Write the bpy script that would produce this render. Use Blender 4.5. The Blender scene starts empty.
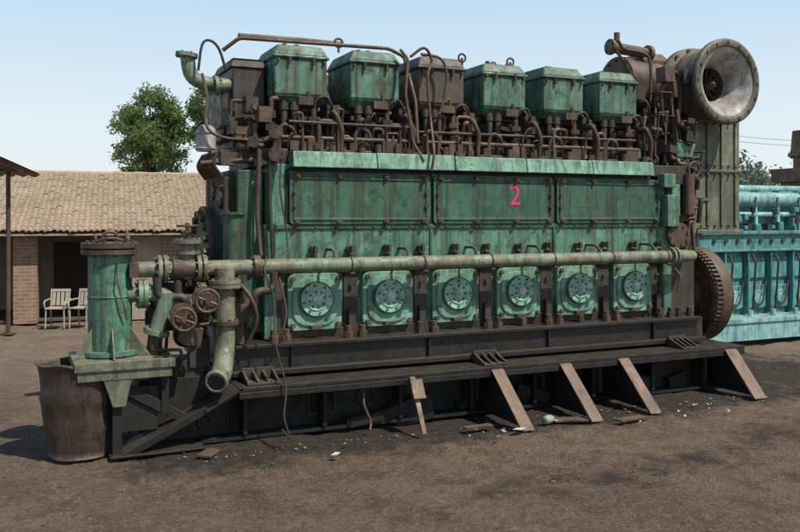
import bpy, math, random
from mathutils import Vector, Matrix, noise
S=1.5
C0=Vector((3.7,6.9,0))
R=Vector((.91,-.4147,0)); F=Vector((.4147,.91,0))
def W(p): return (Vector(p)-C0)*S
rnd=random.Random(7)

# ------------------------------------------------------------------ builder
class MB:
    def __init__(s,M=None): s.v=[];s.f=[];s.sm=[];s.M=M
    def add(s,vs,fs,sm=False):
        b=len(s.v)
        for p in vs:
            p=Vector(p)
            s.v.append(s.M@p if s.M else p)
        for f in fs: s.f.append([b+i for i in f]); s.sm.append(sm)
    def hexa(s,a): s.add(a,[(0,3,2,1),(4,5,6,7),(0,1,5,4),(1,2,6,5),(2,3,7,6),(3,0,4,7)])
    def box(s,x0,x1,y0,y1,z0,z1):
        s.hexa([(x0,y0,z0),(x1,y0,z0),(x1,y1,z0),(x0,y1,z0),(x0,y0,z1),(x1,y0,z1),(x1,y1,z1),(x0,y1,z1)])
    def frus(s,x0,x1,y0,y1,z0,z1,k=.7,ky=None):
        ky=ky or k
        cx=(x0+x1)/2;cy=(y0+y1)/2;hx=(x1-x0)/2*k;hy=(y1-y0)/2*ky
        s.hexa([(x0,y0,z0),(x1,y0,z0),(x1,y1,z0),(x0,y1,z0),(cx-hx,cy-hy,z1),(cx+hx,cy-hy,z1),(cx+hx,cy+hy,z1),(cx-hx,cy+hy,z1)])
    def obox(s,c,sz,rot=(0,0,0)):
        m=Matrix.Translation(c)@Matrix.Rotation(rot[2],4,'Z')@Matrix.Rotation(rot[1],4,'Y')@Matrix.Rotation(rot[0],4,'X')
        a,b,d=[q/2 for q in sz]
        s.hexa([m@Vector(p) for p in [(-a,-b,-d),(a,-b,-d),(a,b,-d),(-a,b,-d),(-a,-b,d),(a,-b,d),(a,b,d),(-a,b,d)]])
    def frame(s,d):
        d=Vector(d).normalized(); a=Vector((0,0,1)) if abs(d.z)<.9 else Vector((1,0,0))
        u=d.cross(a).normalized(); return d,u,d.cross(u)
    def cyl(s,p0,p1,r0,r1=None,seg=16,caps=True,off=0):
        r1=r0 if r1 is None else r1
        p0=Vector(p0);p1=Vector(p1);d,u,w=s.frame(p1-p0);vs=[]
        for p,r in((p0,r0),(p1,r1)):
            for i in range(seg):
                t=2*math.pi*(i+off)/seg; vs.append(p+u*math.cos(t)*r+w*math.sin(t)*r)
        s.add(vs,[(i,(i+1)%seg,seg+(i+1)%seg,seg+i) for i in range(seg)],seg>7)
        if caps:
            s.add(vs[:seg],[tuple(range(seg-1,-1,-1))]); s.add(vs[seg:],[tuple(range(seg))])
    def lathe(s,p,d,prof,seg=32):
        p=Vector(p);d,u,w=s.frame(d);vs=[];n=len(prof)
        for (h,r) in prof:
            for i in range(seg):
                t=2*math.pi*i/seg; vs.append(p+d*h+u*math.cos(t)*r+w*math.sin(t)*r)
        s.add(vs,[(k*seg+i,k*seg+(i+1)%seg,(k+1)*seg+(i+1)%seg,(k+1)*seg+i) for k in range(n-1) for i in range(seg)],True)
    def flange(s,p,d,r,th=.03,n=8,br=None):
        p=Vector(p);dd,u,w=s.frame(d); s.cyl(p-dd*th/2,p+dd*th/2,r,seg=24)
        br=br or r*.11
        for i in range(n):
            t=2*math.pi*(i+.3)/n; c=p+(u*math.cos(t)+w*math.sin(t))*r*.8
            s.cyl(c-dd*(th/2+br*1.1),c+dd*(th/2+br*1.1),br,seg=6)
    def tube(s,pts,r,seg=8,sub=5):
        P=[Vector(p) for p in pts]
        if len(P)>2 and sub>1:
            Q=[P[0]+(P[0]-P[1])]+P+[P[-1]+(P[-1]-P[-2])];o=[]
            for i in range(1,len(Q)-2):
                a,b,c,d=Q[i-1:i+3]
                for k in range(sub):
                    t=k/sub
                    o.append(.5*((2*b)+(c-a)*t+(2*a-5*b+4*c-d)*t*t+(-a+3*b-3*c+d)*t**3))
            o.append(P[-1]);P=o
        vs=[];d,u,w=s.frame(P[1]-P[0])
        for i,p in enumerate(P):
            t=(P[min(i+1,len(P)-1)]-P[max(i-1,0)]).normalized()
            u=(u-t*u.dot(t)).normalized();w=t.cross(u)
            for k in range(seg):
                a=2*math.pi*k/seg;vs.append(p+u*math.cos(a)*r+w*math.sin(a)*r)
        n=len(P)
        s.add(vs,[(j*seg+i,j*seg+(i+1)%seg,(j+1)*seg+(i+1)%seg,(j+1)*seg+i) for j in range(n-1) for i in range(seg)],True)
        s.add(vs[:seg],[tuple(range(seg-1,-1,-1))]); s.add(vs[-seg:],[tuple(range(seg))])
    def pipe(s,pts,r,seg=12,bend=None):
        P=[Vector(p) for p in pts];b=bend or r*2.2;o=[P[0]]
        for i in range(1,len(P)-1):
            a=(P[i-1]-P[i]);c=(P[i+1]-P[i]);bb=min(b,a.length*.48,c.length*.48)
            A=P[i]+a.normalized()*bb;Cc=P[i]+c.normalized()*bb
            for k in range(6):
                t=k/5;o.append(A*(1-t)**2+P[i]*2*t*(1-t)+Cc*t*t)
        o.append(P[-1]);s.tube(o,r,seg,1)
    def ring(s,p,d,R0,r,seg=24,m=6):
        p=Vector(p);d,u,w=s.frame(d);vs=[]
        for i in range(seg):
            a=2*math.pi*i/seg;q=u*math.cos(a)+w*math.sin(a)
            for k in range(m):
                b=2*math.pi*k/m;vs.append(p+q*(R0+r*math.cos(b))+d*r*math.sin(b))
        s.add(vs,[(i*m+k,((i+1)%seg)*m+k,((i+1)%seg)*m+(k+1)%m,i*m+(k+1)%m) for i in range(seg) for k in range(m)],True)
    def coil(s,p0,h,r,wr,turns):
        p0=Vector(p0);s.tube([p0+Vector((r*math.cos(a*1.0472),r*math.sin(a*1.0472),h*a/(6*turns))) for a in range(6*turns+1)],wr,5,1)
    def wheel(s,p,d,R0,r=.01):
        s.ring(p,d,R0,r,20);p=Vector(p);dd,u,w=s.frame(d)
        for i in range(4):
            a=i*math.pi/2+.4;s.cyl(p,p+(u*math.cos(a)+w*math.sin(a))*R0,r*.8,seg=6)
        s.cyl(p-dd*.02,p+dd*.02,R0*.25,seg=10)
        s.cyl(p,p+dd*.1,r*1.2,seg=8)
    def prism(s,poly,ext):
        n=len(poly);e=Vector(ext);vs=[Vector(p) for p in poly];vs=vs+[p+e for p in vs]
        s.add(vs,[tuple(range(n)),tuple(range(2*n-1,n-1,-1))]+[(i,n+i,n+(i+1)%n,(i+1)%n) for i in range(n)])
    def rrect(s,cx,cz,w,h,r,y0,y1):
        poly=[]
        for (sx,sz,a0) in((1,1,0),(-1,1,90),(-1,-1,180),(1,-1,270)):
            for k in range(5):
                a=math.radians(a0+k*22.5);poly.append((cx+sx*(w/2-r)+r*math.cos(a),y0,cz+sz*(h/2-r)+r*math.sin(a)))
        s.prism(poly,(0,y1-y0,0))
def empty(name,o):
    e=bpy.data.objects.new(name,None);bpy.context.scene.collection.objects.link(e);e.location=W(o);e['o']=list(o);return e
def fin(mb,name,mat,parent=None,origin=None,bevel=0):
    o=Vector(parent['o']) if parent else Vector(origin or (0,0,0))
    me=bpy.data.meshes.new(name);me.from_pydata([tuple((p-o)*S) for p in mb.v],[],mb.f)
    me.polygons.foreach_set('use_smooth',mb.sm);me.update()
    import bmesh
    bm=bmesh.new();bm.from_mesh(me);bmesh.ops.recalc_face_normals(bm,faces=bm.faces);bm.to_mesh(me);bm.free()
    ob=bpy.data.objects.new(name,me);bpy.context.scene.collection.objects.link(ob);me.materials.append(mat)
    if parent: ob.parent=parent
    else: ob.location=W(o)
    if bevel:
        m=ob.modifiers.new('b','BEVEL');m.width=bevel*S;m.segments=2;m.limit_method='ANGLE';m.angle_limit=math.radians(50)
    return ob

# ------------------------------------------------------------------ materials
class N:
    def __init__(s,name):
        s.m=bpy.data.materials.new(name);s.m.use_nodes=True;s.t=s.m.node_tree;s.b=s.t.nodes['Principled BSDF']
        s.tc=s.t.nodes.new('ShaderNodeTexCoord')
    def n(s,ty,**k):
        x=s.t.nodes.new(ty)
        for a,b in k.items(): setattr(x,a,b)
        return x
    def L(s,a,b): s.t.links.new(a,b)
    def noise(s,scale,detail=5,rough=.6,vec=None,st=None,dist=0):
        x=s.n('ShaderNodeTexNoise');x.inputs['Scale'].default_value=scale;x.inputs['Detail'].default_value=detail;x.inputs['Roughness'].default_value=rough;x.inputs['Distortion'].default_value=dist
        src=vec or s.tc.outputs['Object']
        if st:
            mp=s.n('ShaderNodeMapping');mp.inputs['Scale'].default_value=st;s.L(src,mp.inputs[0]);src=mp.outputs[0]
        s.L(src,x.inputs['Vector']);return x.outputs['Fac']
    def rng(s,v,a,b,c=0,d=1):
        x=s.n('ShaderNodeMapRange');x.inputs[1].default_value=a;x.inputs[2].default_value=b;x.inputs[3].default_value=c;x.inputs[4].default_value=d;s.L(v,x.inputs[0]);return x.outputs[0]
    def mul(s,a,b):
        x=s.n('ShaderNodeMath',operation='MULTIPLY');s.L(a,x.inputs[0])
        if isinstance(b,(int,float)): x.inputs[1].default_value=b
        else: s.L(b,x.inputs[1])
        return x.outputs[0]
    def mix(s,f,a,b):
        x=s.n('ShaderNodeMix',data_type='RGBA')
        if isinstance(f,(int,float)): x.inputs[0].default_value=f
        else: s.L(f,x.inputs[0])
        for i,c in((6,a),(7,b)):
            if isinstance(c,tuple): x.inputs[i].default_value=(*c,1)
            else: s.L(c,x.inputs[i])
        return x.outputs[2]
    def bump(s,h,st=.3,dist=.02):
        x=s.n('ShaderNodeBump');x.inputs['Strength'].default_value=st;x.inputs['Distance'].default_value=dist;s.L(h,x.inputs['Height']);s.L(x.outputs[0],s.b.inputs['Normal'])
    def out(s,c,rough=.6,metal=0):
        if isinstance(c,tuple): s.b.inputs['Base Color'].default_value=(*c,1)
        else: s.L(c,s.b.inputs['Base Color'])
        if isinstance(rough,(int,float)): s.b.inputs['Roughness'].default_value=rough
        else: s.L(rough,s.b.inputs['Roughness'])
        s.b.inputs['Metallic'].default_value=metal;return s.m
def paint(name,c1,c2,rust=.45,grime=.6,dust=.45,rustc=(.105,.052,.028),gc=(.020,.017,.012),rough=.5,fade=.55):
    k=N(name)
    base=k.mix(k.rng(k.noise(1.3,5),.40,.60),c1,c2)
    base=k.mix(k.rng(k.noise(3.3,6,.74),.48,.64,0,fade),base,tuple(min(1,x*1.6+.03) for x in c1))
    base=k.mix(k.rng(k.noise(4.6,8,.82),.515,.60,0,grime*.9),base,gc)
    st=k.rng(k.noise(1,6,.72,st=(9,9,.7)),.49,.62,0,grime)
    base=k.mix(st,base,gc)
    st2=k.rng(k.noise(1,4,.62,st=(28,28,1.1)),.53,.67,0,grime*.9)
    base=k.mix(st2,base,rustc)
    rm=k.rng(k.noise(8.5,7,.82),.72-rust*.36,.75-rust*.36,0,.92)
    base=k.mix(rm,base,k.mix(k.rng(k.noise(22,3),.35,.65),rustc,tuple(x*.3 for x in rustc)))
    g=k.n('ShaderNodeNewGeometry');sp=k.n('ShaderNodeSeparateXYZ');k.L(g.outputs['Normal'],sp.inputs[0])
    du=k.mul(k.rng(sp.outputs[2],.35,.95,0,dust),k.rng(k.noise(8,4),.3,.6,.4,1))
    base=k.mix(du,base,(.25,.19,.13))
    k.bump(k.noise(34,5,.7),.4,.010)
    return k.out(base,k.rng(k.noise(7,4),.3,.7,rough-.12,rough+.25))
green=paint('weathered_green_paint',(.092,.235,.160),(.055,.165,.112),.38,.68)
hgreen=paint('rocker_green_paint',(.088,.205,.142),(.048,.135,.094),.36,.78,dust=.3)
dgreen=paint('dark_green_paint',(.038,.130,.084),(.025,.092,.060),.36,.74,fade=.35)
lgreen=paint('light_green_paint',(.170,.340,.245),(.115,.265,.188),.28,.58)
mint=paint('mint_paint',(.31,.54,.42),(.23,.45,.34),.18,.38)
ggrey=paint('grey_green_paint',(.155,.168,.112),(.105,.122,.083),.32,.5)
redh=paint('reddish_primer',(.105,.062,.046),(.060,.060,.046),.35,.6,dust=.25)
pipeg=paint('pipe_green',(.150,.215,.145),(.175,.150,.100),.40,.5,dust=.35)
rust=paint('rusty_steel',(.100,.060,.038),(.058,.038,.027),.4,.65,dust=.28)
rustl=paint('light_rust',(.165,.098,.062),(.105,.065,.044),.35,.45,dust=.22,rustc=(.13,.065,.035))
black=paint('oily_black_steel',(.010,.009,.008),(.017,.014,.012),.2,.4,dust=.12,rustc=(.04,.024,.015),rough=.42,fade=.2)
blackw=paint('oily_black_shade',(.007,.0065,.006),(.010,.009,.008),.1,.4,dust=.1,rustc=(.02,.014,.01),rough=.6,fade=.1)  # darker copy of the black steel, deep shade under the flange put into colour
dark=paint('sooty_steel',(.030,.026,.020),(.050,.038,.028),.35,.6,dust=.22)
cyan=paint('turquoise_paint',(.085,.29,.29),(.06,.235,.235),.18,.55,dust=.25,fade=.4)
cyanl=paint('pale_turquoise',(.25,.47,.47),(.17,.38,.39),.16,.45,dust=.25)
grey=paint('pale_grey_metal',(.40,.39,.36),(.28,.27,.25),.15,.45)
mag=N('magenta_paint').out((.70,.025,.14),.6)

# ------------------------------------------------------------------ ENGINE
eng=empty('marine_diesel_engine',(3.7,6.9,0))
XD=[2.14+.62*i for i in range(6)]
XH=[2.09+.625*i for i in range(6)]
b=MB()
b.box(1.76,5.66,6.34,7.6,.62,1.18)
b.box(1.74,5.67,6.30,7.62,1.18,1.53)
b.box(1.78,5.64,6.31,7.5,1.53,2.0)
b.box(1.66,1.76,6.42,7.5,.7,1.95)
b.box(5.66,5.98,6.5,7.4,.5,1.9)
for x in (1.76,5.62): b.box(x-.03,x+.07,6.27,6.34,.66,1.2)
fin(b,'block',green,eng,bevel=.008)
b=MB()
for i in range(7):
    x=1.83+.62*i; b.box(x-.06,x+.06,6.325,6.342,.68,1.15); b.cyl((x,6.3,.8),(x,6.33,.8),.018,seg=6); b.cyl((x,6.3,1.05),(x,6.33,1.05),.018,seg=6)  # dark strips and studs between the doors, standing slightly proud of the block
    b.box(x-.03,x+.03,6.28,6.325,.66,.86)
b.box(1.80,5.6,6.328,6.339,.655,.72)
fin(b,'door_gap_strips',dark,eng,bevel=.004)
b=MB()
b.box(1.735,5.675,6.285,6.30,1.50,1.535); b.box(1.735,5.675,6.285,6.30,1.175,1.20)
for x in (3.15,4.37): b.box(x-.012,x+.012,6.288,6.30,1.20,1.5)
fin(b,'seams',dgreen,eng,bevel=.003)
b=MB();bt=MB();jn=MB()
for (x0,x1) in((1.93,3.135),(3.165,4.355),(4.385,5.56)):
    b.rrect((x0+x1)/2,1.735,x1-x0,.40,.03,6.272,6.31)
    for (a,c,d,e) in((x0+.03,x1-.03,1.885,1.905),(x0+.03,x1-.03,1.565,1.585)): b.box(a,c,6.262,6.273,d,e)
    for (a) in (x0+.03,x1-.045): b.box(a,a+.015,6.262,6.273,1.585,1.885)
    for x in (x0+.06,(x0*2+x1)/3,(x0+x1*2)/3,x1-.06):
        for z in (1.555,1.912):
            bt.cyl((x,6.25,z),(x,6.275,z),.022,seg=10);bt.cyl((x,6.235,z),(x,6.255,z),.011,seg=6)
    for x in (x0+.04,x1-.04):
        for z in (1.68,1.79): bt.cyl((x,6.25,z),(x,6.28,z),.017,seg=8)
for x in (1.92,3.15,4.37,5.57): jn.box(x-.012,x+.012,6.295,6.309,1.53,1.96)
jn.box(1.93,5.56,6.30,6.309,1.945,1.975)
fin(jn,'cover_joints',blackw,eng)
fin(b,'camshaft_covers',dgreen,eng,bevel=.004)
for i in range(6):
    for x in (XD[i]-.02,XD[i]+.28):
        bt.obox((x,6.26,1.345+rnd.uniform(-.01,.01)),(.05,.06,.045));bt.cyl((x,6.22,1.37),(x,6.22,1.31),.014,seg=8);bt.obox((x,6.25,1.285),(.03,.05,.03))
for k in range(24): bt.cyl((1.82+k*.163,6.275,1.517),(1.82+k*.163,6.287,1.517),.010,seg=6)
fin(bt,'cover_bolts',rust,eng)
b=MB()
for k in range(5):
    x0=1.94+.70*k;q=rnd.uniform(-.004,.004); b.hexa([(x0+.004,6.21+q,1.975),(x0+.696,6.21+q,1.975),(x0+.696,6.40,1.975),(x0+.004,6.40,1.975),(x0+.004,6.235+q,2.10+q),(x0+.696,6.235+q,2.10+q),(x0+.696,6.40,2.10+q),(x0+.004,6.40,2.10+q)])
fin(b,'ledge',lgreen,eng,bevel=.006)
b=MB()
b.box(1.86,5.6,6.40,7.4,1.99,2.13); b.box(1.7,1.94,6.35,7.3,1.98,2.12); b.box(5.45,5.95,6.3,7.4,1.9,2.08)
fin(b,'top_deck',dark,eng,bevel=.008)
b=MB();m=MB();bt=MB();gr=MB();hubs=MB()
for i,x in enumerate(XD):
    b.rrect(x,.935,.44,.44,.06,6.285,6.345)
    b.rrect(x,.935,.37,.37,.12,6.270,6.286)
    gr.cyl((x,6.252,.955),(x,6.275,.955),.142,seg=28)
    m.cyl((x,6.238,.955),(x,6.254,.955),.128,seg=32)
    m.ring((x,6.238,.955),(0,-1,0),.083,.008,28)
    hubs.cyl((x,6.222,.955),(x,6.24,.955),.034,seg=16);hubs.cyl((x,6.215,.955),(x,6.225,.955),.014,seg=8)
    for k in range(8):
        a=k*math.pi/4+.2+i*.3; p=(x+.062*math.cos(a),.955+.062*math.sin(a)); gr.cyl((p[0],6.233,p[1]),(p[0],6.24,p[1]),.010,seg=8)
        q=(x+.108*math.cos(a),.955+.108*math.sin(a)); gr.cyl((q[0],6.228,q[1]),(q[0],6.24,q[1]),.009,seg=6)
    for (sx,sz) in((-1,-1),(1,-1),(-1,1),(1,1)):
        bt.cyl((x+sx*.185,6.252,.935+sz*.18),(x+sx*.185,6.29,.935+sz*.18),.02,seg=6)
    bt.obox((x,6.26,.74),(.09,.05,.025))
fin(b,'crankcase_doors',lgreen,eng,bevel=.004);fin(m,'door_discs',mint,eng,bevel=.002);fin(bt,'door_bolts',rust,eng);fin(gr,'disc_bolts',dgreen,eng)
fin(hubs,'disc_hubs',paint('hub_pale',(.50,.58,.50),(.40,.50,.43),.1,.3),eng,bevel=.002)
bt=MB()
for i in range(7):
    for dx in (-.055,.055):
        x=1.83+.62*i+dx+rnd.uniform(-.01,.01);bt.cyl((x,6.2,.64),(x,6.2,.70),.040,seg=6,off=rnd.random());bt.cyl((x,6.2,.70),(x,6.2,.745),.026,seg=10)
for x in (5.72,5.85): bt.cyl((x,6.2,.64),(x,6.2,.74),.035,seg=6)
for x in (4.0,4.6): bt.cyl((x,6.22,.64),(x,6.22,.72),.03,seg=8)
fin(bt,'holding_down_nuts',rust,eng,bevel=.003)
b=MB()
b.box(1.47,5.9,6.10,7.7,.625,.655); b.box(1.47,5.9,6.15,7.6,.47,.625); b.box(1.44,5.93,6.07,7.7,.43,.47)
for i in range(4):
    x=1.9+i*1.15; b.box(x-.006,x+.006,6.12,6.15,.475,.622)
fin(b,'bed_rail',black,eng,bevel=.005)
b=MB()
b.box(1.43,6.15,5.82,7.9,.375,.405)
b.box(1.43,6.15,5.82,5.85,.325,.372)
b.prism([(1.43,5.86,.40),(1.43,5.86,.345),(.72,5.86,.0),(.60,5.86,.0)],(0,.22,0))
b.prism([(1.43,7.3,.40),(1.43,7.3,.345),(.72,7.3,.0),(.60,7.3,.0)],(0,.15,0))
b.box(.58,1.2,5.84,6.10,.004,.02)
b.prism([(1.46,5.82,.415),(1.2,5.82,.27),(1.2,5.82,.255),(1.46,5.82,.39)],(0,.35,0))
fin(b,'foundation_frame',black,eng,bevel=.004)
b=MB()
b.box(1.44,6.12,6.13,6.16,.02,.375)
b.box(1.2,6.15,6.0,6.13,.002,.03)
b.box(1.5,6.1,7.6,7.65,.0,.375)
for x in (1.5,2.1,2.72,3.35,3.95,4.55,5.2,5.8): b.box(x,x+.03,5.98,6.13,.04,.374)
b.box(1.5,6.0,6.165,7.5,.02,.36)
b.prism([(1.43,6.13,.36),(1.43,6.13,.02),(.80,6.13,.02)],(0,.02,0))
for k in range(9):
    b.obox((rnd.uniform(1.8,5.6),rnd.uniform(6.0,6.1),rnd.uniform(.05,.12)),(rnd.uniform(.1,.35),.06,rnd.uniform(.05,.2)),(0,rnd.uniform(-.3,.3),rnd.uniform(-.3,.3)))
fin(b,'frame_web',blackw,eng)
b=MB()
for (x,w) in ((1.62,.24),(3.52,.22),(5.55,.2)):
    b.box(x-w/2,x+w/2,5.86,6.04,.407,.42)
    for k in range(4):
        xx=x-w/2+.01+k*(w-.02)/3; b.prism([(xx-.008,5.86,.42),(xx-.008,6.06,.42),(xx-.008,6.06,.49)],(.016,0,0))
    b.box(x-w/2,x+w/2,6.04,6.065,.42,.50)
fin(b,'bed_brackets',dark,eng,bevel=.002)
b=MB()
for (x,yf,w) in((3.5,5.38,.11),(4.15,5.40,.11),(4.75,5.42,.11),(5.97,5.48,.14)):
    b.hexa([(x-w/2,yf-.015,0),(x+w/2,yf-.015,0),(x+w/2,yf+.02,0),(x-w/2,yf+.02,0),(x-w/2,5.805,.375),(x+w/2,5.805,.375),(x+w/2,5.835,.395),(x-w/2,5.835,.395)])
x=2.75
b.hexa([(x-.015,5.6,0),(x+.02,5.6,0),(x+.02,5.63,0),(x-.015,5.63,0),(x-.02,5.80,.37),(x+.025,5.80,.37),(x+.025,5.83,.39),(x-.02,5.83,.39)])
b.obox((2.76,5.74,.30),(.10,.03,.15),(-.5,0,0))
fin(b,'struts',rustl,eng,bevel=.003)
b=MB()
for (x,yf) in((3.5,5.38),(4.15,5.40),(4.75,5.42),(5.97,5.48)):
    b.prism([(x-.006,yf+.05,.01),(x-.006,6.1,.01),(x-.006,6.1,.36),(x-.006,5.85,.36)],(.012,0,0))
fin(b,'strut_webs',blackw,eng)
b=MB()
x0,x1=2.02,2.24
b.box(x0,x1,6.11,6.128,.27,.285);b.box(x0,x1,6.11,6.128,.10,.115);b.box(x0,x0+.012,6.11,6.128,.115,.27);b.box(x1-.012,x1,6.11,6.128,.115,.27)
b.ring((2.5,6.12,.2),(0,1,0),.07,.012);b.ring((1.25,6.12,.13),(0,1,0),.045,.01)
fin(b,'frame_cutouts',dark,eng)

# cylinder heads
b=MB();hb=MB();dk=MB();rs=MB();red=MB()
for i,x in enumerate(XH):
    t=red if i==2 else b
    x+=rnd.uniform(-.01,.01);zo=rnd.uniform(-.012,.012)
    t.hexa([(x-.18,6.53,2.49),(x+.18,6.53,2.49),(x+.18,6.98,2.49),(x-.18,6.98,2.49),(x-.218,6.47,2.56),(x+.218,6.47,2.56),(x+.218,7.03,2.56),(x-.218,7.03,2.56)])
    t.box(x-.218,x+.218,6.47,7.03,2.56,2.85+zo)
    t.box(x-.235,x+.235,6.450,7.045,2.848+zo,2.875+zo)
    t.frus(x-.225,x+.225,6.460,7.035,2.875+zo,2.960+zo,.82)
    rs.ring((x+.05,6.75,2.985),(0,-1,.1),.028,.009,14)
    rs.cyl((x-.1,6.6,2.9),(x-.1,6.6,2.985),.02,seg=8);rs.cyl((x+.1,6.6,2.9),(x+.1,6.6,2.975),.014,seg=8)
    for sx in(-1,1): rs.cyl((x+sx*.19,6.445,2.83),(x+sx*.19,6.475,2.83),.012,seg=6)
    rs.cyl((x-.1,6.45,2.86),(x-.1,6.45,2.80),.012,seg=6);rs.cyl((x+.1,6.45,2.86),(x+.1,6.45,2.80),.012,seg=6)
    dk.cyl((x,6.8,2.1),(x,6.8,2.52),.19,.21,seg=20)
    dk.cyl((x,6.8,2.35),(x,6.8,2.4),.235,seg=20)
    dk.box(x-.235,x+.235,6.72,7.2,2.2,2.34)
    for dx in(-.13,-.045): dk.cyl((x+dx,6.5,2.1),(x+dx,6.53,2.53),.030,seg=12);dk.cyl((x+dx,6.5,2.12),(x+dx,6.503,2.2),.042,seg=12);dk.cyl((x+dx,6.525,2.44),(x+dx,6.53,2.5),.040,seg=12)
    px=x+.09
    rs.obox((px,6.44,2.16),(.13,.13,.10));rs.cyl((px,6.44,2.2),(px,6.44,2.27),.042,seg=12);rs.coil((px,6.44,2.26),.09,.034,.007,4);rs.cyl((px,6.44,2.25),(px,6.44,2.37),.022,seg=8);rs.cyl((px,6.44,2.35),(px,6.44,2.39),.05,seg=6);rs.cyl((px,6.44,2.37),(px,6.44,2.45),.025,seg=8)
    dk.tube([(px,6.44,2.42),(px+.02,6.42,2.52),(px+.1,6.41,2.55),(px+.16,6.44,2.47),(px+.18,6.58,2.56),(px+.17,6.7,2.72)],.012,6)
    dk.obox((x+.27,6.56,2.42),(.12,.15,.16),(0,0,.1));dk.cyl((x+.27,6.48,2.44),(x+.27,6.38,2.42),.03,seg=10);rs.flange((x+.27,6.47,2.44),(0,1,0),.05,.02,4)
    dk.cyl((x+.29,6.55,2.1),(x+.28,6.55,2.36),.034,seg=10)
    rs.pipe([(x+.24,6.46,2.42),(x+.24,6.36,2.43),(x+.30,6.35,2.30),(x+.30,6.38,2.12)],.02,8)
    rs.tube([(x-.2,6.40,2.13),(x-.21,6.39,2.25),(x-.17,6.38,2.31),(x-.1,6.38,2.28),(x-.06,6.42,2.2)],.016,6)
    rs.cyl((x-.22,6.42,2.11),(x-.22,6.42,2.19),.035,seg=6);rs.cyl((x+.22,6.36,2.1),(x+.22,6.36,2.16),.03,seg=6)
    rs.cyl((x-.02,6.36,2.1),(x-.02,6.36,2.18),.028,seg=8);rs.obox((x+.0,6.38,2.5),(.12,.07,.06));rs.cyl((x+.03,6.38,2.5),(x+.03,6.38,2.58),.018,seg=8)
    hb.cyl((x+.21,6.44,2.11),(x+.21,6.44,2.23),.026,seg=10)
fin(b,'rocker_boxes',hgreen,eng,bevel=.014);fin(red,'primed_rocker_box',redh,eng,bevel=.014)
fin(hb,'grease_cups',pipeg,eng,bevel=.003)
dk.cyl((1.75,7.15,2.45),(5.8,7.15,2.5),.17,seg=20)
dk.cyl((1.7,7.42,2.75),(5.9,7.42,2.8),.14,seg=20)
rs.pipe([(1.9,6.40,2.215),(5.4,6.40,2.225)],.018,8)
dk.pipe([(1.95,6.36,2.335),(3.0,6.36,2.33),(3.05,6.38,2.3),(5.35,6.38,2.31)],.012,8)
dk.pipe([(1.86,6.62,2.46),(5.5,6.62,2.47)],.03,8)
rs.pipe([(1.50,6.65,2.90),(1.62,6.60,3.0),(2.9,6.60,3.02),(3.02,6.54,2.95),(3.05,6.38,2.55),(3.05,6.34,2.2)],.016,8)
rs.pipe([(1.62,6.62,3.02),(2.2,6.7,3.045),(2.5,6.65,3.03)],.022,8)
rs.pipe([(2.93,6.42,2.98),(2.97,6.36,2.90),(2.93,6.32,2.6),(2.98,6.28,2.2),(3.05,6.22,2.05)],.013,8)
rs.tube([(3.10,6.38,2.95),(3.28,6.38,2.93),(3.33,6.36,2.8),(3.3,6.34,2.6),(3.25,6.34,2.45)],.012,8)
rs.tube([(3.0,6.38,2.92),(3.12,6.36,3.0),(3.2,6.38,2.9),(3.15,6.36,2.75),(3.17,6.34,2.4),(3.12,6.18,2.12),(3.10,6.18,1.97)],.012,8)
for p in((2.45,6.6,3.03),(3.62,6.62,3.0),(4.12,6.62,3.0)):
    rs.ring(p,(0,-1,0),.035,.01,14);rs.cyl((p[0],p[1],p[2]-.08),p,.01,seg=6)
for k in range(80):
    x=rnd.uniform(1.9,5.4);y=rnd.uniform(6.36,6.6);z=2.1
    h=rnd.uniform(.06,.36);dx=rnd.uniform(-.14,.14);t=(rs if k%3 else dk)
    if k%4: t.pipe([(x,y,z),(x,y,z+h),(x+dx,y,z+h),(x+dx,y+.06,z+max(.02,h-.15))],rnd.choice((.009,.012,.016,.020)),7)
    else: t.tube([(x,y,z),(x+dx*.1,y-.02,z+h*.7),(x+dx*.6,y-.03,z+h),(x+dx,y+.03,z+h*.8)],rnd.choice((.008,.012)),6)
    if k%3==0: rs.cyl((x,y,z),(x,y,z+.05),.025,seg=6)
    if k%3==1: rs.obox((x+dx,y,z+.05),(rnd.uniform(.03,.09),.06,rnd.uniform(.05,.14)),(0,0,rnd.uniform(-.5,.5)))
for k in range(40):
    x=rnd.uniform(1.9,5.4);z=rnd.uniform(2.3,2.52);dk.obox((x,rnd.uniform(6.5,6.7),z),(rnd.uniform(.04,.12),.06,rnd.uniform(.03,.1)),(0,rnd.uniform(-.3,.3),rnd.uniform(-.5,.5)))

# left end
lc=MB();pg=MB()
lc.box(1.50,1.70,6.5,7.3,1.25,1.95)
lc.cyl((1.38,6.9,1.35),(1.66,6.9,1.35),.30,seg=28)
lc.box(1.45,1.70,6.45,7.4,.62,1.0)
fin(lc,'end_casings',dgreen,eng,bevel=.012)
lc=MB()
lc.box(1.58,1.84,6.65,7.3,2.1,2.78);lc.frus(1.56,1.86,6.63,7.3,2.78,2.86,.8)
lc.box(1.50,1.60,6.7,7.2,2.2,2.6)
fin(lc,'end_tank',dark,eng,bevel=.012)
rs.flange((1.40,6.9,1.35),(1,0,0),.33,.03,16)
pg.pipe([(1.235,6.7,2.84),(1.26,6.7,2.67),(1.42,6.7,2.63),(1.75,6.75,2.66)],.055,14,.12)
pg.flange((1.23,6.7,2.85),(.1,0,1),.085,.03,6);pg.flange((1.46,6.7,2.63),(1,0,.1),.08,.03,6)
dk.tube([(1.30,6.6,2.72),(1.33,6.6,2.92),(1.39,6.6,2.96),(1.46,6.6,2.9),(1.52,6.62,2.74)],.011,6)
rs.tube([(1.33,6.6,2.7),(1.36,6.55,2.5),(1.34,6.5,2.3),(1.45,6.45,2.2),(1.75,6.4,2.18)],.012,6)
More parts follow.
